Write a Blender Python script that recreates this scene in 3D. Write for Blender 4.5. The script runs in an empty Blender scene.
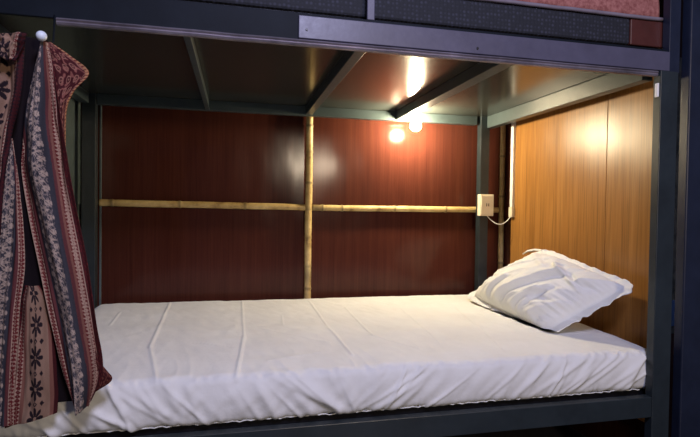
import bpy, bmesh, math, random
from mathutils import Vector, noise, Matrix
random.seed(4)
C = bpy.context.scene.collection
Z0 = 0.5                                   # height of the mattress top above the floor

# ------------------------------------------------------------------ camera
CX, CY, CZ, YAW, PIT, ROLL, FPX = 0.61188, -1.38101, 0.45761, 0.22577, -0.02109, 0.0141, 502.0
Fw = Vector((math.sin(YAW)*math.cos(PIT), math.cos(YAW)*math.cos(PIT), math.sin(PIT)))
Rt = Vector((math.cos(YAW), -math.sin(YAW), 0)); Up = Rt.cross(Fw)
R2 = Rt*math.cos(ROLL)+Up*math.sin(ROLL); U2 = -Rt*math.sin(ROLL)+Up*math.cos(ROLL)
cam = bpy.data.cameras.new('camera'); co = bpy.data.objects.new('camera', cam); C.objects.link(co)
cam.sensor_width = 36; cam.lens = FPX*36/700; cam.clip_start = .02
m = Matrix((R2, U2, -Fw)).transposed().to_4x4(); m.translation = Vector((CX, CY, CZ+Z0)); co.matrix_world = m
bpy.context.scene.camera = co

def at(u, v, ax, val):                     # a pixel of the photo -> the point of that sight line on a real plane (z counted from mattress top)
    d = Fw + R2*(u-350)/FPX - U2*(v-218.5)/FPX
    c = Vector((CX, CY, CZ)); t = (val-c[ax])/d[ax]
    p = c+d*t; return p

# ------------------------------------------------------------------ materials
def mat(name, col, rough=.5, metal=0, spec=.5, build=None):
    M = bpy.data.materials.new(name); M.use_nodes = True
    N = M.node_tree.nodes; L = M.node_tree.links; b = N['Principled BSDF']
    b.inputs['Base Color'].default_value = (*col, 1); b.inputs['Roughness'].default_value = rough
    b.inputs['Metallic'].default_value = metal; b.inputs['Specular IOR Level'].default_value = spec
    if build: build(N, L, b)
    return M
def nd(N, t, **k):
    n = N.new(t)
    for a, v in k.items(): setattr(n, a, v)
    return n
def ramp(N, stops):
    r = N.new('ShaderNodeValToRGB'); e = r.color_ramp.elements
    while len(e) < len(stops): e.new(.5)
    for i, (p, c) in enumerate(stops): e[i].position = p; e[i].color = (*c, 1)
    return r
def coords(N, L, scale, kind='Object'):
    t = N.new('ShaderNodeTexCoord'); mp = N.new('ShaderNodeMapping'); mp.inputs['Scale'].default_value = scale
    L.new(t.outputs[kind], mp.inputs['Vector']); return mp.outputs['Vector']
def tex_noise(N, L, vec, scale, detail=4, rough=.6, dist=0):
    n = N.new('ShaderNodeTexNoise'); n.inputs['Scale'].default_value = scale; n.inputs['Detail'].default_value = detail
    n.inputs['Roughness'].default_value = rough; n.inputs['Distortion'].default_value = dist; L.new(vec, n.inputs['Vector']); return n.outputs['Fac']
def bump(N, L, b, h, strength, dist):
    bp = N.new('ShaderNodeBump'); bp.inputs['Strength'].default_value = strength; bp.inputs['Distance'].default_value = dist
    L.new(h, bp.inputs['Height']); L.new(bp.outputs['Normal'], b.inputs['Normal']); return bp

def wood(c1, c2, c3, stretch, fine, dark=.5):
    def f(N, L, b):
        v = coords(N, L, stretch)
        a = tex_noise(N, L, v, 1.0, 6, .65, .3)
        r = ramp(N, [(.25, c1), (.5, c2), (.75, c3)]); L.new(a, r.inputs['Fac'])
        v2 = coords(N, L, fine); a2 = tex_noise(N, L, v2, 1.0, 3, .7)
        r2 = ramp(N, [(.3, (dark,)*3), (.55, (1, 1, 1))]); L.new(a2, r2.inputs['Fac'])
        mx = nd(N, 'ShaderNodeMixRGB', blend_type='MULTIPLY'); mx.inputs[0].default_value = .8
        L.new(r.outputs[0], mx.inputs[1]); L.new(r2.outputs[0], mx.inputs[2]); L.new(mx.outputs[0], b.inputs['Base Color'])
        v3 = coords(N, L, (7, 7, 3)); a3 = tex_noise(N, L, v3, 1.0, 1, .4)
        ad = nd(N, 'ShaderNodeMath', operation='MULTIPLY_ADD'); L.new(a2, ad.inputs[0]); ad.inputs[1].default_value = .02; L.new(a3, ad.inputs[2])
        bump(N, L, b, ad.outputs[0], .5, .008)
    return f
M_red = mat('maroon_laminate', (.1, .02, .01), .17, spec=.2, build=wood((.056, .016, .011), (.070, .020, .013), (.086, .026, .016), (45, 45, 1.2), (160, 160, 3), .75))
M_oak = mat('oak_laminate', (.4, .2, .06), .36, build=wood((.25, .105, .022), (.345, .155, .036), (.42, .205, .055), (40, 38, 1.0), (150, 150, 3), .5))
def paint(c, k=.25):
    def f(N, L, b):
        v = coords(N, L, (1, 1, 1)); a = tex_noise(N, L, v, 9, 6, .65)
        r = ramp(N, [(.3, tuple(x*(1-k) for x in c)), (.7, tuple(x*(1+k) for x in c))]); L.new(a, r.inputs['Fac']); L.new(r.outputs[0], b.inputs['Base Color'])
        a2 = tex_noise(N, L, v, 60, 4, .6); rr = nd(N, 'ShaderNodeMapRange'); rr.inputs['To Min'].default_value = .28; rr.inputs['To Max'].default_value = .5
        L.new(a2, rr.inputs['Value']); L.new(rr.outputs[0], b.inputs['Roughness'])
        bump(N, L, b, tex_noise(N, L, v, 40, 3), .15, .002)
    return f
M_steel = mat('slate_painted_steel', (.03, .04, .05), .4, build=paint((.018, .026, .031)))
def railf(N, L, b):
    paint((.006, .009, .014))(N, L, b); L.remove(b.inputs['Roughness'].links[0]); b.inputs['Roughness'].default_value = .6
M_rail = mat('near_black_painted_steel', (.012, .016, .022), .6, spec=.12, build=railf)
M_navy = mat('navy_painted_steel', (.02, .03, .05), .35, build=paint((.011, .016, .034)))
M_beam = mat('bulb_lit_slate_steel', (.1, .12, .11), .35, build=paint((.050, .070, .076), .15))  # frame steel in a lighter colour, standing for bulb light on beams and rails
M_plate = mat('lilac_grey_metal', (.2, .2, .28), .4, build=paint((.072, .070, .108), .15))
M_track = mat('scuffed_aluminium', (.5, .45, .5), .35, .7, build=paint((.30, .27, .31), .45))
def deckf(N, L, b):
    paint((.036, .039, .035), .15)(N, L, b)
    v = coords(N, L, (1, 1, 1)); a = tex_noise(N, L, v, 30, 4); rr = nd(N, 'ShaderNodeMapRange'); rr.inputs['To Min'].default_value = .15; rr.inputs['To Max'].default_value = .25
    L.new(a, rr.inputs['Value']); L.new(rr.outputs[0], b.inputs['Roughness']); L.remove(b.inputs['Normal'].links[0])
M_deck = mat('glossy_grey_board', (.1, .1, .1), .25, build=deckf)
M_grn = mat('grey_green_board', (.09, .11, .10), .5, build=paint((.095, .125, .13)))
M_tan = mat('tan_edge', (.5, .38, .22), .6, build=paint((.5, .38, .22)))
M_black = mat('plain_black', (.006, .006, .008), .8, build=paint((.007, .007, .01)))  # plain black for dark parts and for the shaded gap under the upper mattress
M_floor = mat('dark_floor', (.03, .03, .04), .6, build=paint((.03, .03, .04)))
def plasterf(N, L, b):
    v = coords(N, L, (1, 1, 1)); a = tex_noise(N, L, v, 14, 6, .7)
    r = ramp(N, [(.35, (.10, .12, .12)), (.6, (.42, .43, .38))]); L.new(a, r.inputs['Fac']); L.new(r.outputs[0], b.inputs['Base Color'])
M_plaster = mat('mottled_pale_plaster', (.5, .5, .45), .8, build=plasterf)
def sheetf(N, L, b):
    v = coords(N, L, (1, 1, 1)); a = tex_noise(N, L, v, 6, 4); a2 = tex_noise(N, L, v, 45, 5, .6)
    r = ramp(N, [(.3, (.74, .745, .71)), (.7, (.81, .82, .785))]); L.new(a, r.inputs['Fac']); L.new(r.outputs[0], b.inputs['Base Color'])
    bump(N, L, b, a2, .35, .004)
M_sheet = mat('white_cotton', (.8, .8, .78), .85, spec=.2, build=sheetf)
M_plastic = mat('cream_plastic', (.72, .66, .52), .4, build=paint((.72, .66, .52), .05))
M_white = mat('white_plastic', (.78, .78, .76), .35, build=paint((.78, .78, .76), .05))
M_pearl = mat('pale_blue_white_plastic', (.7, .78, .85), .3, build=paint((.7, .78, .86), .15))
def bamboof(N, L, b):
    v = coords(N, L, (1, 1, 1)); a = tex_noise(N, L, v, 11, 5, .65)
    r = ramp(N, [(.28, (.16, .09, .03)), (.42, (.50, .34, .13)), (.65, (.72, .55, .25))]); L.new(a, r.inputs['Fac'])
    at_ = nd(N, 'ShaderNodeAttribute', attribute_name='tone'); mx = nd(N, 'ShaderNodeMixRGB', blend_type='MULTIPLY'); mx.inputs[0].default_value = 1
    L.new(r.outputs[0], mx.inputs[1]); L.new(at_.outputs['Color'], mx.inputs[2]); L.new(mx.outputs[0], b.inputs['Base Color'])
    bump(N, L, b, tex_noise(N, L, v, 120, 2), .2, .001)
M_bamboo = mat('dry_bamboo', (.5, .35, .15), .45, build=bamboof)
def dotsf(N, L, b):
    v = coords(N, L, (1, 1, 1))
    vo = nd(N, 'ShaderNodeTexVoronoi'); vo.inputs['Randomness'].default_value = .25; vo.inputs['Scale'].default_value = 80; L.new(v, vo.inputs['Vector'])
    r = ramp(N, [(.0, (.044, .050, .08)), (.30, (.024, .027, .045)), (.50, (.006, .008, .014))]); L.new(vo.outputs['Distance'], r.inputs['Fac']); L.new(r.outputs[0], b.inputs['Base Color'])
    bump(N, L, b, vo.outputs['Distance'], .5, .003)
M_dots = mat('dotted_navy_fabric', (.03, .03, .05), .8, build=dotsf)
M_brown = mat('red_brown_fabric', (.12, .035, .025), .8, build=paint((.065, .018, .014)))
def pinkf(N, L, b):
    v = coords(N, L, (90, 90, 90)); w = tex_noise(N, L, v, 1, 3)
    r = ramp(N, [(.3, (.18, .05, .045)), (.7, (.36, .15, .13))]); L.new(w, r.inputs['Fac']); L.new(r.outputs[0], b.inputs['Base Color'])
M_pink = mat('pink_woven_fabric', (.5, .2, .2), .85, build=pinkf)
M_pipe = mat('mauve_piping', (.3, .27, .33), .7, build=paint((.19, .165, .20)))
M_blue = mat('blue_fabric', (.04, .12, .4), .7, build=paint((.10, .28, .75)))
def attrf(N, L, b):
    a = nd(N, 'ShaderNodeAttribute', attribute_name='weave'); L.new(a.outputs['Color'], b.inputs['Base Color'])
    v = coords(N, L, (1, 1, 1)); bump(N, L, b, tex_noise(N, L, v, 500, 2), .3, .001)
M_cloth = mat('woven_ikat_fabric', (.3, .1, .1), .85, spec=.2, build=attrf)
def emis(name, col, s):
    M = bpy.data.materials.new(name); M.use_nodes = True; N = M.node_tree.nodes; b = N['Principled BSDF']
    b.inputs['Base Color'].default_value = (*col, 1); b.inputs['Emission Color'].default_value = (*col, 1); b.inputs['Emission Strength'].default_value = s
    return M
BULB = 680
M_glow = emis('lit_bulb_glass', (1, .82, .52), BULB)

# ------------------------------------------------------------------ helpers
def obj(name, bm, m, parent=None, smooth=False, bevel=0):
    me = bpy.data.meshes.new(name)
    bmesh.ops.recalc_face_normals(bm, faces=bm.faces); bm.to_mesh(me); bm.free()
    o = bpy.data.objects.new(name, me); C.objects.link(o); me.materials.append(m)
    if smooth:
        for p in me.polygons: p.use_smooth = True
    if parent: o.parent = parent; o.location = -parent.location if parent.type == 'EMPTY' else (0, 0, 0)
    if bevel:
        bv = o.modifiers.new('bevel', 'BEVEL'); bv.width = bevel; bv.segments = 2; bv.limit_method = 'ANGLE'
    return o
def box(bm, x0, x1, y0, y1, z0, z1):       # z counted from mattress top
    z0 += Z0; z1 += Z0
    v = [bm.verts.new((x, y, z)) for z in (z0, z1) for y in (y0, y1) for x in (x0, x1)]
    for f in ((0, 1, 3, 2), (4, 6, 7, 5), (0, 4, 5, 1), (2, 3, 7, 6), (0, 2, 6, 4), (1, 5, 7, 3)): bm.faces.new([v[i] for i in f])
def bx(name, m, parent, x0, x1, y0, y1, z0, z1, bevel=.002):
    bm = bmesh.new(); box(bm, x0, x1, y0, y1, z0, z1); return obj(name, bm, m, parent, bevel=bevel)
def tag(o, label, cat, group=None):
    o['label'] = label; o['category'] = cat
    if group: o['group'] = group
    return o
def thing(name, label, cat, loc, group=None):
    o = bpy.data.objects.new(name, None); C.objects.link(o); o.location = (loc[0], loc[1], loc[2]+Z0); o.empty_display_size = .05
    return tag(o, label, cat, group)
def struct(o): o['kind'] = 'structure'; return o
def tube(bm, pts, r, n=10, cap=True):      # pts absolute
    rings = []
    for i, p in enumerate(pts):
        d = (Vector(pts[min(i+1, len(pts)-1)])-Vector(pts[max(i-1, 0)])).normalized()
        a = d.cross(Vector((0, 0, 1))) if abs(d.z) < .95 else d.cross(Vector((1, 0, 0)))
        a.normalize(); b = d.cross(a); rr = r[i] if isinstance(r, list) else r
        rings.append([bm.verts.new(Vector(p)+a*math.cos(t)*rr+b*math.sin(t)*rr) for t in [2*math.pi*k/n for k in range(n)]])
    for A, B in zip(rings, rings[1:]):
        for k in range(n): bm.faces.new((A[k], A[(k+1) % n], B[(k+1) % n], B[k]))
    if cap: bm.faces.new(rings[0]); bm.faces.new(rings[-1])
    return rings
def nz(x, y, z=0.0): return noise.noise(Vector((x, y, z)))

# ------------------------------------------------------------------ setting
D = 1.121
YB = 1.185                                  # face of the back wall
struct(bx('floor', M_floor, None, -1.6, 3.4, -3.6, 1.4, -Z0-.05, -Z0, 0))
struct(bx('wall_back', M_black, None, -1.6, 3.4, YB, YB+.08, -Z0, 2.3, 0))
struct(bx('wall_right', M_red, None, 2.075, 2.15, .10, YB, -Z0, 2.3, 0))
struct(bx('wall_left', M_grn, None, -.20, -.088, .06, YB, -Z0, 2.3, 0))
struct(bx('ceiling', M_black, None, -1.6, 3.4, -3.6, 1.4, 2.3, 2.35, 0))

# ------------------------------------------------------------------ back panels
HC = .911; ZC = .957
def panel(x0, x1, z0, z1, label):
    bm = bmesh.new(); nx, nzz = 30, 16; y0, y1 = YB-.012, YB-.0005
    g = {}
    for j in range(nzz+1):
        for i in range(nx+1):
            a, b = i/nx, j/nzz; bul = .004*math.sin(math.pi*a)*math.sin(math.pi*b)
            g[i, j] = bm.verts.new((x0+(x1-x0)*a, y0-bul, z0+(z1-z0)*b+Z0))
    for j in range(nzz):
        for i in range(nx): bm.faces.new((g[i, j], g[i+1, j], g[i+1, j+1], g[i, j+1]))
    loop = [g[i, 0] for i in range(nx+1)]+[g[nx, j] for j in range(1, nzz+1)]+[g[i, nzz] for i in range(nx-1, -1, -1)]+[g[0, j] for j in range(nzz-1, 0, -1)]
    back = [bm.verts.new((v.co.x, y1, v.co.z)) for v in loop]
    for k in range(len(loop)): q = (k+1) % len(loop); bm.faces.new((loop[k], loop[q], back[q], back[k]))
    bm.faces.new(back)
    o = obj('wall_panel', bm, M_red, smooth=False)
    return tag(o, label, 'wall panel', 'maroon wood panels on the back wall')
XM, HB = .976, .461
g0, g1 = .985, -.2
panel(-.085, XM-.003, HB+.003, g0, 'maroon wood panel left of the middle upright bamboo, above the level bamboo pole')
panel(-.085, XM-.003, g1, HB-.003, 'maroon wood panel left of the middle upright bamboo, below the level bamboo pole')
panel(XM+.003, 1.935, HB+.003, g0-.04, 'maroon wood panel right of the middle upright bamboo, above the pole, brightest under the bulb')
panel(XM+.003, 1.935, g1, HB-.003, 'maroon wood panel right of the middle upright bamboo, below the level bamboo pole')
panel(1.94, 2.07, g1, g0, 'narrow dark maroon wood panel in the corner behind the steel post')
tr = bx('panel_edge_strip', M_tan, None, XM+.03, 1.87, YB-.022, YB-.012, .925, .938, .001)
tag(tr, 'thin tan strip along the top edge of the right maroon panels', 'edge strip')
tr = bx('panel_edge_strip', M_grn, None, -.004, .004, YB-.022, YB-.0125, -.1, .93, .001)
tag(tr, 'thin grey upright strip beside the left steel post, edging the maroon panels', 'edge strip')

# end board (orange-brown) : two boards side by side with a fine seam
e1 = bx('wall_panel', M_oak, None, 2.055, 2.0745, .10, .345, -.3, 1.0, .0015)
tag(e1, 'orange-brown wood panel at the bed head, narrow board next to the front post', 'wall panel', 'wood panels at the bed head')
e2 = bx('wall_panel', M_oak, None, 2.055, 2.0745, .347, 1.048, -.3, 1.0, .0015)
tag(e2, 'wide orange-brown wood panel at the bed head, behind the pillow', 'wall panel', 'wood panels at the bed head')

# ------------------------------------------------------------------ bunk frame
bed = thing('bunk_bed', 'dark slate steel bunk bed frame with cross beams under the upper deck', 'bunk bed', (1.0, .55, -Z0))
YF0, YF1 = 0.0, .035
PX0, PX1 = 1.935, 2.002
bx('post', M_steel, bed, PX0, PX1, -.030, 0, -Z0, .911)
bx('post', M_steel, bed, -.075, -.01, YF0, YF1, -Z0, .984)
BPY0, BPY1 = 1.085, 1.129
bx('post', M_steel, bed, -.060, -.002, BPY0, BPY1, -Z0, .984)
bx('post', M_steel, bed, 1.890, 1.940, BPY0, BPY1, -Z0, .984)
bx('bottom_rail', M_steel, bed, -.01, PX0, -.028, 0, -.208, -.142)
bx('bottom_rail', M_steel, bed, -.002, 1.872, BPY0+.02, BPY1, -.215, -.140)
bx('bed_base', M_black, bed, -.01, 1.965, .03, BPY0+.02, -.165, -.1375, .001)
bx('top_rail', M_rail, bed, -.3, 1.975, -.012, .0, .912, .985)
bx('back_rail', M_beam, bed, -.002, 1.872, BPY0+.01, BPY1, HC, ZC)
er = bx('end_rail', M_beam, bed, 1.925, 1.965, .035, BPY1-.002, .895, ZC); 
bx('end_rail', M_beam, bed, -.072, -.03, .035, BPY0, HC, ZC)
for x, w in ((.482, .012), (.966, .034), (1.440, .050)):
    bm = bmesh.new()
    box(bm, x-w/2, x+w/2, .001, BPY0+.01, HC+.004, ZC)
    if w < .03: box(bm, x-.010, x+.010, .0, BPY0+.01, HC, HC+.004)
    o = obj('crossbeam', bm, M_beam, bed, bevel=.002)
bx('deck_board', M_deck, bed, -.075, 1.99, .0, BPY1-.002, ZC, .972, .001)
pl = bx('rail_cover', M_plate, bed, .775, 1.978, -.020, -.012, .914, .976); pl['label'] = 'lilac-grey metal cover on the rail'
for px, pz in ((.797, .938), (1.30, .93)):
    bm = bmesh.new(); tube(bm, [(px, -.0225, pz+Z0), (px, -.0200, pz+Z0)], .0035, 12); obj('screw', bm, M_black, pl)
bx('guard_post', M_navy, bed, 1.983, 2.025, -.011, .018, .9115, 1.75)
gp = bx('guard_bar', M_plate, bed, .968, .990, -.010, .0, .985, 1.6); gp['label'] = 'thin lilac-grey upright bar'
bx('upper_guard_rail', M_steel, bed, -.3, 1.988, -.010, .0, 1.55, 1.60)
hp = bx('hinge_plate', M_white, bed, 1.929, 1.9348, -.024, -.012, .828, .872, .001); hp['label'] = 'small white metal plate'
# curtain track under the rail
bm = bmesh.new()
def sweepx(bm, prof, x0, x1, n=60):
    rings = []
    for i in range(n+1):
        x = x0+(x1-x0)*i/n; w = .0012*nz(x*9, 3)
        rings.append([bm.verts.new((x, y, z+w+Z0)) for y, z in prof])
    for A, B in zip(rings, rings[1:]):
        k = len(prof)
        for q in range(k): bm.faces.new((A[q], A[(q+1) % k], B[(q+1) % k], B[q]))
    bm.faces.new(rings[0]); bm.faces.new(rings[-1])
sweepx(bm, [(-.012, .9115), (-.022, .9105), (-.026, .906), (-.022, .9025), (-.024, .899), (-.021, .8945), (-.012, .8935), (-.006, .8985), (-.006, .9115)], .185, 1.931)
tk = obj('curtain_track', bm, M_track, smooth=False)
tag(tk, 'thin scuffed metal curtain track under the long dark top rail', 'curtain track')

# neighbouring bunk at the right
nb = bx('steel_post', M_navy, None, 2.041, 2.13, -.035, .0, -Z0, 2.29, .004)
tag(nb, 'dark navy steel post at the right edge of the photo', 'post')
pp = struct(bx('trim_1', M_plaster, None, 2.06, 2.17, .082, .097, .03, 1.0, .003))
cl = bx('hanging_cloth', M_blue, None, 2.085, 2.125, .066, .080, .06, .15, .004)
tag(cl, 'scrap of blue cloth in the gap between the bed post and the navy post', 'cloth')

# ------------------------------------------------------------------ bamboo
def bamboo(label, p0, p1, r, nodes, flat=0, dark=()):
    bm = bmesh.new(); p0 = Vector(p0); p1 = Vector(p1); L = (p1-p0).length; n = 140; pts = []; rs = []; tones = []
    for i in range(n+1):
        t = i/n; k = min([abs(t-q)*L for q in nodes] or [9])
        rr = r*(1+.03*nz(t*6, r*99))+(.0022*math.exp(-(k/.006)**2)) - .0012*math.exp(-((k-.012)/.008)**2)
        wob = Vector((nz(t*3, 1, label.__len__()), nz(t*3, 5), nz(t*3, 9)))*.003
        if abs((p1-p0).z) < .1: wob.y = 0
        pts.append(p0+(p1-p0)*t+wob+Vector((0, 0, Z0))); rs.append(rr)
        tone = 1-.65*math.exp(-(k/.005)**2)
        for c, s, a in dark: tone *= 1-a*math.exp(-((t-c)/s)**2)
        tones.append(tone)
    rings = tube(bm, pts, rs, 14)
    bm.verts.index_update(); tv = []
    for i, rg in enumerate(rings): tv += [tones[i]]*len(rg)
    o = obj('bamboo_pole', bm, M_bamboo, smooth=True)
    at_ = o.data.color_attributes.new('tone', 'FLOAT_COLOR', 'POINT')
    for i, t in enumerate(tv): at_.data[i].color = (t, t, t, 1)
    return tag(o, label, 'bamboo pole', 'bamboo poles on the back wall')
yb = YB-.0125-.0165-.004
bamboo('tan bamboo pole lying level across the wall left of the middle upright bamboo', (.000, yb+.002, .466), (.958, yb+.002, .457), .0165, [.055, .37, .69], dark=((.05, .03, .3),))
bamboo('tan bamboo pole lying level across the wall right of the middle upright bamboo', (.995, yb+.002, .456), (2.036, yb+.002, .457), .0160, [.05, .15, .42, .7], dark=((.02, .03, .6), (.95, .05, .4)))
bamboo('upright bamboo pole in the middle of the back wall', (XM, yb-.004, -.5), (XM, yb-.004, HC+.03), .0180, [.20, .38, .46, .56, .66, .75, .86, .95], dark=((.425, .03, .55), (.97, .03, .2)))
bamboo('upright bamboo pole in the dark corner beside the bed head panel', (2.056, yb-.002, -.5), (2.056, yb-.002, .975), .0150, [.2, .45, .7, .85], dark=((.3, .2, .4), (.75, .2, .5)))

# ------------------------------------------------------------------ conduit, socket, cable, bulb
cd = thing('cable_trunking', 'narrow white cable trunking running down the back edge of the bed head panel', 'cable trunking', (2.045, 1.0, .40))
bx('channel', M_white, cd, 2.040, 2.0545, 1.015, 1.040, .475, .93, .0015)
bx('end_box', M_plastic, cd, 2.036, 2.0545, 1.010, 1.044, .42, .474, .003)
sw = thing('wall_socket', 'small cream socket box fixed to the back steel post', 'socket', (1.895, BPY0, .43))
sx0, sx1 = 1.876, 1.955
bx('housing', M_plastic, sw, sx0, sx1, BPY0-.032, BPY0, .425, .54, .003)
bx('faceplate', M_plastic, sw, sx0+.004, sx1-.004, BPY0-.037, BPY0-.032, .432, .533, .002)
bm = bmesh.new(); box(bm, 1.909, 1.913, BPY0-.0375, BPY0-.0371, .476, .492); box(bm, 1.921, 1.925, BPY0-.0375, BPY0-.0371, .476, .492); obj('socket_slots', bm, M_black, sw)
bm = bmesh.new(); pts = []
A = Vector((1.925, BPY0-.018, .426)); B = Vector((2.038, 1.027, .421))
for i in range(25):
    t = i/24; p = A.lerp(B, t); p.z -= .05*math.sin(math.pi*t)**.9*(1-.35*t); p.y -= .02*math.sin(math.pi*t); pts.append(p+Vector((0, 0, Z0)))
tube(bm, pts, .0022, 8); cb = obj('power_cable', bm, M_white, smooth=True); tag(cb, 'thin white cable looping from the socket box to the trunking', 'cable')

bp = at(417, 125, 1, 1.02)
def lathe(bm, c, prof, n=24):
    rings = []
    for r, z in prof: rings.append([bm.verts.new((c[0]+r*math.cos(2*math.pi*k/n), c[1]+r*math.sin(2*math.pi*k/n), c[2]+z)) for k in range(n)])
    for A, B in zip(rings, rings[1:]):
        for k in range(n): bm.faces.new((A[k], A[(k+1) % n], B[(k+1) % n], B[k]))
    bm.faces.new(rings[0]); bm.faces.new(rings[-1])
def lamp(c, top, label):
    t = thing('light_bulb', label, 'light bulb', c)
    bm = bmesh.new(); cc = (c[0], c[1], c[2]+Z0); R = .028
    lathe(bm, cc, [(.0005+R*math.sin(a), -R*math.cos(a)) for a in [math.pi*.78*k/12 for k in range(13)]])
    obj('bulb', bm, M_glow, t, smooth=True)
    h = top-c[2]-.0005
    bm = bmesh.new(); lathe(bm, cc, [(.011, R*.80), (.014, R*.95), (.014, min(h, R+.012)), (.010, h)]); obj('lamp_holder', bm, M_white, t, smooth=False)
    return t
bp.x = 1.496; bp.z -= .004
lamp((bp.x, bp.y, bp.z), ZC, 'small glowing warm light bulb under the upper deck beside the cross beam')

# ------------------------------------------------------------------ mattress in fitted sheet
def ridge(x, y, ax, ay, bx_, by_, w):       # 1 on a crease segment
    dx, dy = bx_-ax, by_-ay; L2 = dx*dx+dy*dy; t = max(0, min(1, ((x-ax)*dx+(y-ay)*dy)/L2))
    d = math.hypot(x-ax-t*dx, y-ay-t*dy); return math.exp(-(d/w)**2)
def g2(u, v): p = at(u, v, 2, 0.0); return p.x, p.y
creases = [(g2(170, 305), g2(150, 350), .0045), (g2(150, 350), g2(157, 381), .004), (g2(242, 303), g2(244, 340), .003), (g2(244, 340), g2(236, 376), .0045),
           (g2(309, 303), g2(328, 330), .003), (g2(328, 330), g2(352, 356), .004), (g2(282, 318), g2(283, 328), .002), (g2(120, 315), g2(110, 328), .003),
           (g2(345, 310), g2(372, 338), .0025), (g2(372, 338), g2(420, 350), .003), (g2(400, 310), g2(440, 345), .002), (g2(255, 330), g2(330, 345), .002), (g2(190, 345), g2(235, 350), .002),
           (g2(455, 310), g2(505, 352), .0025), (g2(268, 362), g2(330, 352), .003)]
rng = random.Random(7)
folds = []
for k in range(72):                          # slanted drag folds on the front side of the sheet
    x = .02+1.9*rng.random(); s = (-1 if x < .95 else 1)*(.3+1.3*rng.random()); folds.append((x, s, .006+.012*rng.random(), (.4+.8*rng.random()), rng.random()*.9))
MX0, MX1, MY0, MY1, MT = .0, 2.0, .014, 1.075, .137
def mattress():
    R = .024; bm = bmesh.new()
    cx, cy, cz = (MX0+MX1)/2, (MY0+MY1)/2, -MT/2
    hx, hy, hz = (MX1-MX0)/2, (MY1-MY0)/2, MT/2
    verts = {}
    def V(x, y, z):
        k = (round(x, 5), round(y, 5), round(z, 5))
        if k not in verts: verts[k] = bm.verts.new((x, y, z))
        return verts[k]
    nx, ny, nz_ = 560, 150, 34
    def lin(h, n):                            # denser near the edges
        return [-h+2*h*i/n for i in range(n+1)]
    X, Y, Zl = lin(hx, nx), lin(hy, ny), lin(hz, nz_)
    def quad(a, b, c, d): bm.faces.new((V(*a), V(*b), V(*c), V(*d)))
    for i in range(nx):
        for j in range(ny): quad((X[i], Y[j], hz), (X[i+1], Y[j], hz), (X[i+1], Y[j+1], hz), (X[i], Y[j+1], hz))
        for k in range(nz_):
            for s in (-hy, hy): quad((X[i], s, Zl[k]), (X[i+1], s, Zl[k]), (X[i+1], s, Zl[k+1]), (X[i], s, Zl[k+1]))
    for j in range(ny):
        for k in range(nz_):
            for s in (-hx, hx): quad((s, Y[j], Zl[k]), (s, Y[j+1], Zl[k]), (s, Y[j+1], Zl[k+1]), (s, Y[j], Zl[k+1]))
    for v in bm.verts:
        p = v.co.copy(); q = Vector((max(-hx+R*2.2, min(hx-R*2.2, p.x)), max(-hy+R, min(hy-R, p.y)), max(-hz+R, min(hz-R, p.z))))
        d = p-q
        if d.length > 1e-7:
            n = d.normalized(); rr = R if abs(d.x) < 1e-6 else R*1.0
            if abs(d.x) > R: d.x *= R*2.2/(R*2.2); 
            w = Vector((d.x/(R*2.2), d.y/R, d.z/R)); w.normalize(); p = q+Vector((w.x*R*2.2, w.y*R, w.z*R)); n = w
        else: n = Vector((0, 0, 1))
        x, y, z = p.x+cx, p.y+cy, p.z+cz
        top = max(0, n.z); front = max(0, -n.y); side = 1-top
        h = 0
        if z > -.03:
            edge = math.exp(-max(0, y)/.16)
            a = .0016*nz(x*5+.8*y, y*4, 1)+.0012*nz(x*14, y*9, 4)+.0012*nz(x*30+y*8, y*16, 7)+.006*max(0, .12-abs(nz(x*4+y*2.5, y*3-x, 31)))
            for (a0, a1, w) in creases: a += .0030*(w/.004)**.6*ridge(x, y, *a0, *a1, w*1.15)
            pk = abs(nz(x*22+2.5*y, y*5, 12)); a += edge*.006*max(0, .33-pk)
            sag = -.010*(math.exp(-((y)/.07)**2))*(.5+.5*nz(x*3, 8.1))
            a += .009*min(1, max(0, y-.05)/.3)*min(1, max(0, x)/.05+.3)+.0022*nz(x*3.5+y, y*9-x*2, 21)
            h += (a*1.15+sag*.6)*top
        if y < .06:
            u = (z+MT)/MT                     # 0 at hem, 1 at top
            f = 0
            for (fx, s, w, amp, off) in folds:
                dd = (x-(fx+s*(u-.3)*.16))/w
                if abs(dd) < 3: f += amp*math.exp(-dd*dd)*math.exp(-((u-off)/.55)**2)
            f = .0052*f+.003*nz(x*7, u*2, 3)+.0030*nz(x*26-u*3.2, u*2.5, 6)
            gather = .0025*math.sin(x*230+9*nz(x*12, 2))*(.5+.5*nz(x*15, 7))*max(0, 1-u/.35)
            h += front*(f+gather)+front*.012*math.sin(math.pi*min(1, max(0, u)))
            h -= .012*top*0
            # sheet top edge puckers
            h += (1-abs(2*top-1))*(.0055*nz(x*44, 2, 5)+.004*nz(x*17, 9, 5))
        p2 = Vector((x, y, z))+n*h
        # hem line at the front rises and falls a little
        if y < .03 and z < -.08: p2.z += .006*nz(x*9, 1.3)*min(1, (-.08-z)/.04)
        p2.z = min(max(p2.z, -.1365), .02)
        p2.z += Z0; v.co = p2
    return bm
mt = thing('mattress', 'long white mattress in a wrinkled fitted sheet on the lower bunk', 'mattress', (1.0, .55, -.137))
o = obj('fitted_sheet', mattress(), M_sheet, mt, smooth=True)
bm = bmesh.new(); pts = [(x*.01+.01, .0165+.002*math.sin(x*2.3), -.131+.0012*math.sin(x*1.7)+.003*nz(x*.2, 5)+Z0) for x in range(0, 193)]
tube(bm, pts, .0016, 8); obj('elastic_hem', bm, M_sheet, mt, smooth=True)

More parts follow.
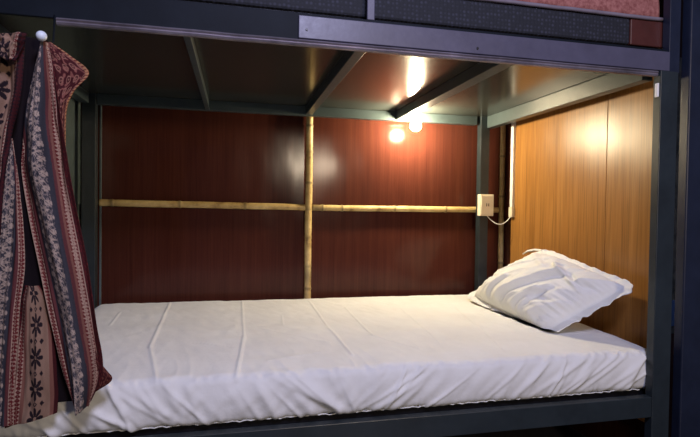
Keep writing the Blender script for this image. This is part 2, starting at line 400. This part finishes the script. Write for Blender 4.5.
# ------------------------------------------------------------------ pillow
def pillow():
    P00 = at(474, 297, 2, .022)               # back end of the lower edge
    P00 = at(464, 297, 1, .90)
    P10 = at(545, 340, 1, .24)         # front end of the lower edge, nearest the camera
    P01 = at(543, 247, 0, 1.97); P11 = at(642, 286, 0, 2.0)
    return P00, P10, P01, P11
P00, P10, P01, P11 = pillow()
nn = ((P10-P00).cross(P01-P00)); nn = nn.normalized() if nn.z > 0 or nn.x < 0 else -nn.normalized()
if nn.x > 0: nn = -nn
def make_pillow():
    bm = bmesh.new(); N = 130; fl = .075
    def pos(s, t, side):
        ins = .030*math.sin(math.pi*s); jns = .022*math.sin(math.pi*t)  # edges bow inward
        s2 = s; t2 = t
        a = P00.lerp(P10, s2); b = P01.lerp(P11, s2); p = a.lerp(b, t2)
        cen = (P00+P10+P01+P11)/4
        e = 4*s*(1-s)
        p = p+(cen-p)*(.16*(1-4*t*(1-t))*e+.10*(1-e)*4*t*(1-t))*.10
        cr = max(0, abs(2*s-1)+abs(2*t-1)-1.72)/.28; p = p+(cen-p)*cr*cr*.08
        # ruffled flange
        d = min(s, 1-s, t, 1-t)
        q = max(0, d-fl)/(.5-fl)
        ss = max(0, min(1, (s-fl)/(1-2*fl))); tt = max(0, min(1, (t-fl)/(1-2*fl)))
        puff = (16*ss*(1-ss)*tt*(1-tt))**.42
        h = .112*puff
        wr = .010*nz(s*2.6+t*1.5, t*2.5, 2)+.0045*nz(s*13, t*5+s*3, 5)
        wr += .010*max(0, .22-abs(nz(s*6-t*2.5, t*1.6+s, 9)))*2-.003
        em = min(ss, 1-ss, tt, 1-tt); wr += .016*math.exp(-em/.12)*nz((s if min(tt, 1-tt) < min(ss, 1-ss) else t)*26, em*3, 14)
        for (a0, b0, a1, b1, w, am) in ((.46, .14, .66, .72, .03, .013), (.62, .13, .74, .50, .022, .009), (.82, .70, .90, .92, .03, .016), (.3, .12, .36, .4, .025, .008), (.80, .15, .93, .5, .03, .010), (.88, .62, .55, .78, .025, .014), (.7, .1, .72, .42, .02, .007), (.15, .85, .5, .7, .03, .008)):
            wr += am*ridge(s, t, a0, b0, a1, b1, w)
            wr -= am*.7*ridge(s, t, a0+w*1.6, b0, a1+w*1.6, b1, w)
        if side > 0: h = h*1.0+wr*min(1, puff*1.3)*1.45
        else: h = h*.45+wr*.3*puff
        fr = (1-min(1, d/fl))
        rip = .0045*math.sin((s if min(t, 1-t) < min(s, 1-s) else t)*34+5*nz(s*5, t*5))*fr*(1 if q == 0 else 0)
        p = p+nn*(side*(h+.0012)+rip)
        p += (p-cen).normalized()*fr*.004*nz(s*25, t*25, 3)
        return p
    G = {}
    for side in (1, -1):
        for i in range(N+1):
            for j in range(N+1): 
                p = pos(i/N, j/N, side)
                # rest on mattress / against the panel
                p.z = max(p.z, .0165+.0004*(side > 0)*0); p.x = min(p.x, 2.05)
                if side < 0 or True: p.x = min(p.x, 2.046+.004*side)
                G[side, i, j] = bm.verts.new(p+Vector((0, 0, Z0)))
        for i in range(N):
            for j in range(N): bm.faces.new((G[side, i, j], G[side, i+1, j], G[side, i+1, j+1], G[side, i, j+1]))
    ring = [(i, 0) for i in range(N)]+[(N, j) for j in range(N)]+[(N-i, N) for i in range(N)]+[(0, N-j) for j in range(N)]
    for k in range(len(ring)):
        a, b = ring[k], ring[(k+1) % len(ring)]
        bm.faces.new((G[1, *a], G[1, *b], G[-1, *b], G[-1, *a]))
    return bm
pw = obj('pillow', make_pillow(), M_sheet, smooth=True)
tag(pw, 'crumpled white pillow propped against the orange-brown panel at the bed head', 'pillow')
# cloth ties at the top corner of the pillowcase
bm = bmesh.new()
T = [at(u, v, 0, x) for u, v, x in ((523, 254, 1.95), (528, 251, 1.955), (535, 250, 1.965), (542, 251, 1.968), (549, 253, 1.97))]
tube(bm, [p+Vector((0, 0, Z0)) for p in T], [.003, .0055, .006, .007, .006], 8)
obj('case_tie', bm, M_sheet, pw, smooth=True)

# ------------------------------------------------------------------ curtain
RED, DRED, MAR = (.110, .012, .014), (.045, .006, .008), (.014, .005, .008)
CRM, PNK, BLU, WHT, BEI, BLK, PEA, ORG = (.36, .24, .18), (.105, .030, .032), (.036, .036, .046), (.36, .28, .23), (.25, .155, .11), (.014, .008, .012), (.19, .08, .06), (.36, .18, .09)
def tri(x): x = x % 1; return 2*abs(x-.5)
def zig(a, t, c1, c2, per=.009):            # toothed border, a 0..1 across, t metres along
    if a > .5: a = 1-a
    return c2 if a < .40*tri(t/per) or (a > .44 and tri(t/per*2) > .5) else c1
def flor(a, t, per=.034):                   # mirrored ikat florets, a -1..1 across
    x = abs(a); q = t/per; ph = q-math.floor(q)-.5
    r = math.hypot(x*.8, ph*1.7); th = math.atan2(ph*1.7, x*.8)
    pet = .50+.22*math.cos(6*th)
    if r < .12: return BLU
    if r < pet and r > .16 and not (abs(math.sin(3*th)) < .2 and r > .3): return WHT
    x2, p2 = x-.72, (q-math.floor(q))-.0
    p2 = min(p2, 1-p2); r2 = math.hypot(x2, p2*1.9)
    if r2 < .36 and abs(math.sin(2*math.atan2(p2*1.9, x2)+1)) > .25: return WHT
    if nz(a*9, t*190, 4) > .06 and abs(a) < .95: return (.20, .16, .15)
    return BLU
def flower(a, t, per=.076):                 # dark eight-pointed flowers on beige, a -1..1
    q = t/per; ph = (q-math.floor(q)-.5)*per/.031
    x = a*1.25; r = math.hypot(x, ph); th = math.atan2(ph, x)
    if r < .13: return BEI
    pr = .95*abs(math.cos(4*th))**.55
    if r < pr*1.0 and r > .17: return BLK
    ph2 = (q-round(q))*per/.031
    for dx in (-.75, 0, .75):
        rr = abs(x-dx)+abs(ph2)
        if rr < .24 and rr > (.0 if dx else .1): return BLK
    return None
def base_of(s, t, kind):
    if kind == 'main':
        if s < .125: return zig(s/.125, t, RED, CRM)
        if s < .15: return DRED
        if s < .21: return PNK
        if s < .27: return BLU
        if s < .60: return flor((s-.435)/.165, t)
        if s < .67: return BLU
        if s < .75: return PNK if s < .71 else PEA
        if s < .87: return zig((.87-s)/.12, t, CRM, RED)
        if s < .885: return CRM
        return DRED if nz(s*60, t*160) < .25 else RED
    if kind == 'flap':
        if s > .90: return ORG if tri(t/.008) > .35 else RED
        k = math.sin(s*17+6*nz(s*5, t*40))*math.sin(t*170+4*nz(s*7, t*30, 4))
        c = math.hypot((s*5) % 1-.5, (t/.03) % 1-.5)
        if .22 < c < .32 or c < .09: return (.24, .11, .08)
        return (.20, .07, .055) if k > .38 else DRED
    if kind == 'beige':
        if s > .86 or s < .06: return zig(.5+.5*tri(s*9), t, DRED, MAR)
        if s > .78: return zig((s-.78)/.08, t, RED, CRM)
        f = flower((s-.42)/.30, t)
        return f or (BEI if nz(s*40, t*200) < .3 else (.26, .155, .12))
    if kind == 'blue':
        if s > .84: return zig((s-.84)/.16, t, RED, CRM)
        if s > .74: return PNK
        if s > .66: return BLU
        return flor((s-.30)/.34, t)
    if kind == 'star':
        if s < .12: return DRED if tri(t/.011) < .7 else RED
        if s < .26: return zig((s-.12)/.14, t, RED, CRM)
        if s < .34: return PEA
        if s > .93: return DRED
        if s > .86: return PEA
        f = flower((s-.60)/.21, t)
        return f or (.25, .155, .11)
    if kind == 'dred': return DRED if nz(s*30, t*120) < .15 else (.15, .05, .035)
    return (.006, .003, .005)  # near-black colour of the sheet that paints shade between the curtain lengths
curt_cols = []
def strip(bm, L, R, y0, kind, s0=0.0, s1=1.0, nfold=2.0, amp=.012, nu=70, nv=340, seed=0, toff=0):
    """cloth between two edge curves: L, R = lists of (u, v) with the same count, at depth y0; real folds in depth"""
    def ev(P, t):
        f = t*(len(P)-1); i = min(int(f), len(P)-2); f -= i
        p0 = P[max(i-1, 0)]; p1 = P[i]; p2 = P[i+1]; p3 = P[min(i+2, len(P)-1)]
        return [.5*((2*b)+(c-a)*f+(2*a-5*b+4*c-d)*f*f+(-a+3*b-3*c+d)*f**3) for a, b, c, d in zip(p0, p1, p2, p3)]
    g = {}; ln = 0; prev = None
    for j in range(nv+1):
        t = j/nv; l = ev(L, t); r = ev(R, t)
        sl = l[2] if len(l) > 2 else s0; sr = r[2] if len(r) > 2 else s1
        mid = at((l[0]+r[0])/2, (l[1]+r[1])/2, 1, y0)
        if prev is not None: ln += (mid-prev).length
        prev = mid
        for i in range(nu+1):
            a = i/nu
            fold = amp*(math.sin(a*math.pi*nfold+seed+1.5*nz(t*2, seed))*.6+.8*nz(a*3.2+seed, t*2.5, seed)+.35*nz(a*9, t*7, seed+3))*min(1, .35+t*2)
            edge = .5*amp*(2*abs(a-.5))**3
            p = at(l[0]+(r[0]-l[0])*a, l[1]+(r[1]-l[1])*a, 1, y0)
            d = (p-Vector((CX, CY, CZ))).normalized()
            p = p+d*0+Vector((0, fold+edge, 0))
            g[i, j] = bm.verts.new(p+Vector((0, 0, Z0)))
            s = sl+(sr-sl)*a
            c = base_of(s, ln+toff+.0015*nz(a*20, t*60, seed), kind)
            n = 1+.22*nz(a*60, t*260, 8+seed)
            curt_cols.append((c[0]*n, c[1]*n, c[2]*n, 1))
    for j in range(nv):
        for i in range(nu): bm.faces.new((g[i, j], g[i+1, j], g[i+1, j+1], g[i, j+1]))
bm = bmesh.new()
# main front length
strip(bm, [(39, 41, .30), (33, 60, .30), (27, 88, .27), (21, 118, .20), (18, 145, .08), (15.5, 172, 0.), (25, 225, 0.), (37, 277, 0.), (49, 328, 0.), (60, 372, 0.), (74, 413, 0.)],
      [(46, 41, .90), (51, 62, .92), (56, 90, .94), (60, 118, .98), (64, 145, 1.), (68, 172, 1.), (77, 225, 1.), (87, 277, 1.), (95, 328, 1.), (101, 372, 1.), (87, 408, .86)], -.085, 'main', nfold=2.6, amp=.024, nu=110, nv=460, seed=1)
# flap with the orange edge, behind at the right
strip(bm, [(44, 40), (46, 58), (50, 78), (54, 100), (58, 124), (62, 150)], [(47, 40), (68, 54), (88, 72), (72, 92), (65, 112), (64, 150)], -.060, 'flap', nfold=1.5, amp=.008, nu=90, nv=200, seed=3)
# near-black sheet standing in for shade between the lengths; dark red tail after it
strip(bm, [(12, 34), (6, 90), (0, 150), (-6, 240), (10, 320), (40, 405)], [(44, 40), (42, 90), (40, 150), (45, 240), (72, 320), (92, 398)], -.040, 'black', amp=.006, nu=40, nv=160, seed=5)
strip(bm, [(66, 320, 0), (70, 335, 0), (82, 362, 0), (84, 398, 0)], [(94, 345, 1), (101, 364, 1), (112, 379, 1), (97, 391, 1)], -.062, 'dred', amp=.006, nu=40, nv=60, seed=6)
# left upper length, beige with dark flowers
strip(bm, [(-20, 40), (-22, 90), (-24, 140), (-28, 190), (-34, 250)], [(24, 37), (22, 90), (12, 132), (6, 175), (0, 235)], -.080, 'beige', nfold=3.2, amp=.024, nu=90, nv=280, seed=8)
# lower left blue length
strip(bm, [(9, 138), (3, 190), (-14, 260), (-20, 330), (-22, 428)], [(11, 138), (18, 190), (24, 260), (17, 330), (11, 428)], -.070, 'blue', nfold=1.6, amp=.018, nu=90, nv=340, seed=11)
# lower beige length with dark stars
strip(bm, [(24, 286), (19, 305), (12, 350), (8, 395), (4, 429)], [(38, 286), (47, 305), (54, 350), (56, 390), (55, 415)], -.055, 'star', nfold=2.4, amp=.012, nu=100, nv=260, seed=13, toff=.021)
# gathered heading folded over the top
strip(bm, [(-14, 34), (-10, 46), (-4, 58)], [(26, 32), (22, 42), (14, 60)], -.108, 'beige', nfold=5, amp=.012, nu=60, nv=50, seed=17)
ct = obj('curtain', bm, M_cloth, smooth=True)
ca = ct.data.color_attributes.new('weave', 'FLOAT_COLOR', 'POINT')
ca.data.foreach_set('color', [c for q in curt_cols for c in q])
sm = ct.modifiers.new('thickness', 'SOLIDIFY'); sm.thickness = .0016; sm.offset = 0
tag(ct, 'patterned red, blue and beige woven curtain gathered at the left of the bed', 'curtain')
kp = at(41.5, 36, 1, -.10)
kb = thing('curtain_pin', 'round pale blue-white knob pinning the patterned curtain to the top rail', 'curtain pin', (kp.x, kp.y, kp.z))
bm = bmesh.new(); bmesh.ops.create_uvsphere(bm, u_segments=24, v_segments=16, radius=.0115, matrix=Matrix.Translation((kp.x, kp.y, kp.z+Z0))); obj('knob', bm, M_pearl, kb, smooth=True)
bm = bmesh.new(); tube(bm, [(kp.x, kp.y+.008, kp.z+Z0), (kp.x, -.040, kp.z+.002+Z0), (kp.x, -.022, kp.z+.012+Z0), (kp.x, -.014, .918+Z0)], .0025, 10); obj('pin', bm, M_rail, kb, smooth=True)

# ------------------------------------------------------------------ upper bunk bedding
um = thing('upper_mattress', 'thin dark dotted mattress on the upper bunk deck', 'mattress', (1.0, .5, .985))
bx('cover', M_dots, um, -.06, 1.862, .022, 1.08, 1.003, 1.088, .008)
bx('gap_shade', M_black, um, -.06, 1.98, .03, 1.08, .9725, 1.0025, .002)  # black slab added as the shade in the gap under the dotted cover
ec = bx('end_cover', M_brown, um, 1.863, 2.004, .022, 1.08, 1.003, 1.088, .004); ec['label'] = 'red-brown end section'
bm = bmesh.new(); tube(bm, [(-.06+.02*i, .019, 1.093+.0015*nz(i*.3, 2)+Z0) for i in range(103)], .0065, 8); pi_ = obj('piping', bm, M_pipe, um, smooth=True); pi_['label'] = 'pale mauve piping'
bm = bmesh.new(); n = 80; g = {}
for i in range(n+1):
    for j in range(11):
        x = 1.40+.58*i/n; z = 1.092+.0045+.10*math.sin(min(1, j/8)*math.pi/2); y = .028+.006*nz(x*20, j*.3)+(j/10)**2*.04
        g[i, j] = bm.verts.new((x, y, z+Z0))
for i in range(n):
    for j in range(10): bm.faces.new((g[i, j], g[i+1, j], g[i+1, j+1], g[i, j+1]))
bl = obj('blanket', bm, M_pink, smooth=True); s_ = bl.modifiers.new('thick', 'SOLIDIFY'); s_.thickness = .05; s_.offset = 1
bl.modifiers['thick'].offset = -1
tag(bl, 'pink woven blanket folded on the dotted mattress of the upper bunk', 'blanket')

# ------------------------------------------------------------------ light
def area(name, loc, target, size, power, col):
    l = bpy.data.lights.new(name, 'AREA'); l.size = size; l.energy = power; l.color = col; l.shape = 'DISK'
    o = bpy.data.objects.new(name, l); C.objects.link(o); o.location = (loc[0], loc[1], loc[2]+Z0)
    o.rotation_euler = (Vector(target)-Vector(loc)).to_track_quat('-Z', 'Y').to_euler(); return o
area('room_ceiling_light', (.9, -1.7, 1.85), (1.0, 0, .0), 2.5*.2, 26, (.66, .66, 1.0))
pt = bpy.data.lights.new('opposite_bunk_bulb', 'POINT'); pt.energy = 62; pt.color = (1, .8, .58); pt.shadow_soft_size = .10
po = bpy.data.objects.new('opposite_bunk_bulb', pt); C.objects.link(po); po.location = (1.62, -3.0, 1.02+Z0)
w = bpy.data.worlds.new('world'); bpy.context.scene.world = w; w.use_nodes = True
w.node_tree.nodes['Background'].inputs[0].default_value = (.55, .6, 1, 1); w.node_tree.nodes['Background'].inputs[1].default_value = .06
vs = bpy.context.scene.view_settings; vs.view_transform = 'Standard'; vs.look = 'None'; vs.exposure = .68; vs.gamma = 1; vs.use_curve_mapping = False
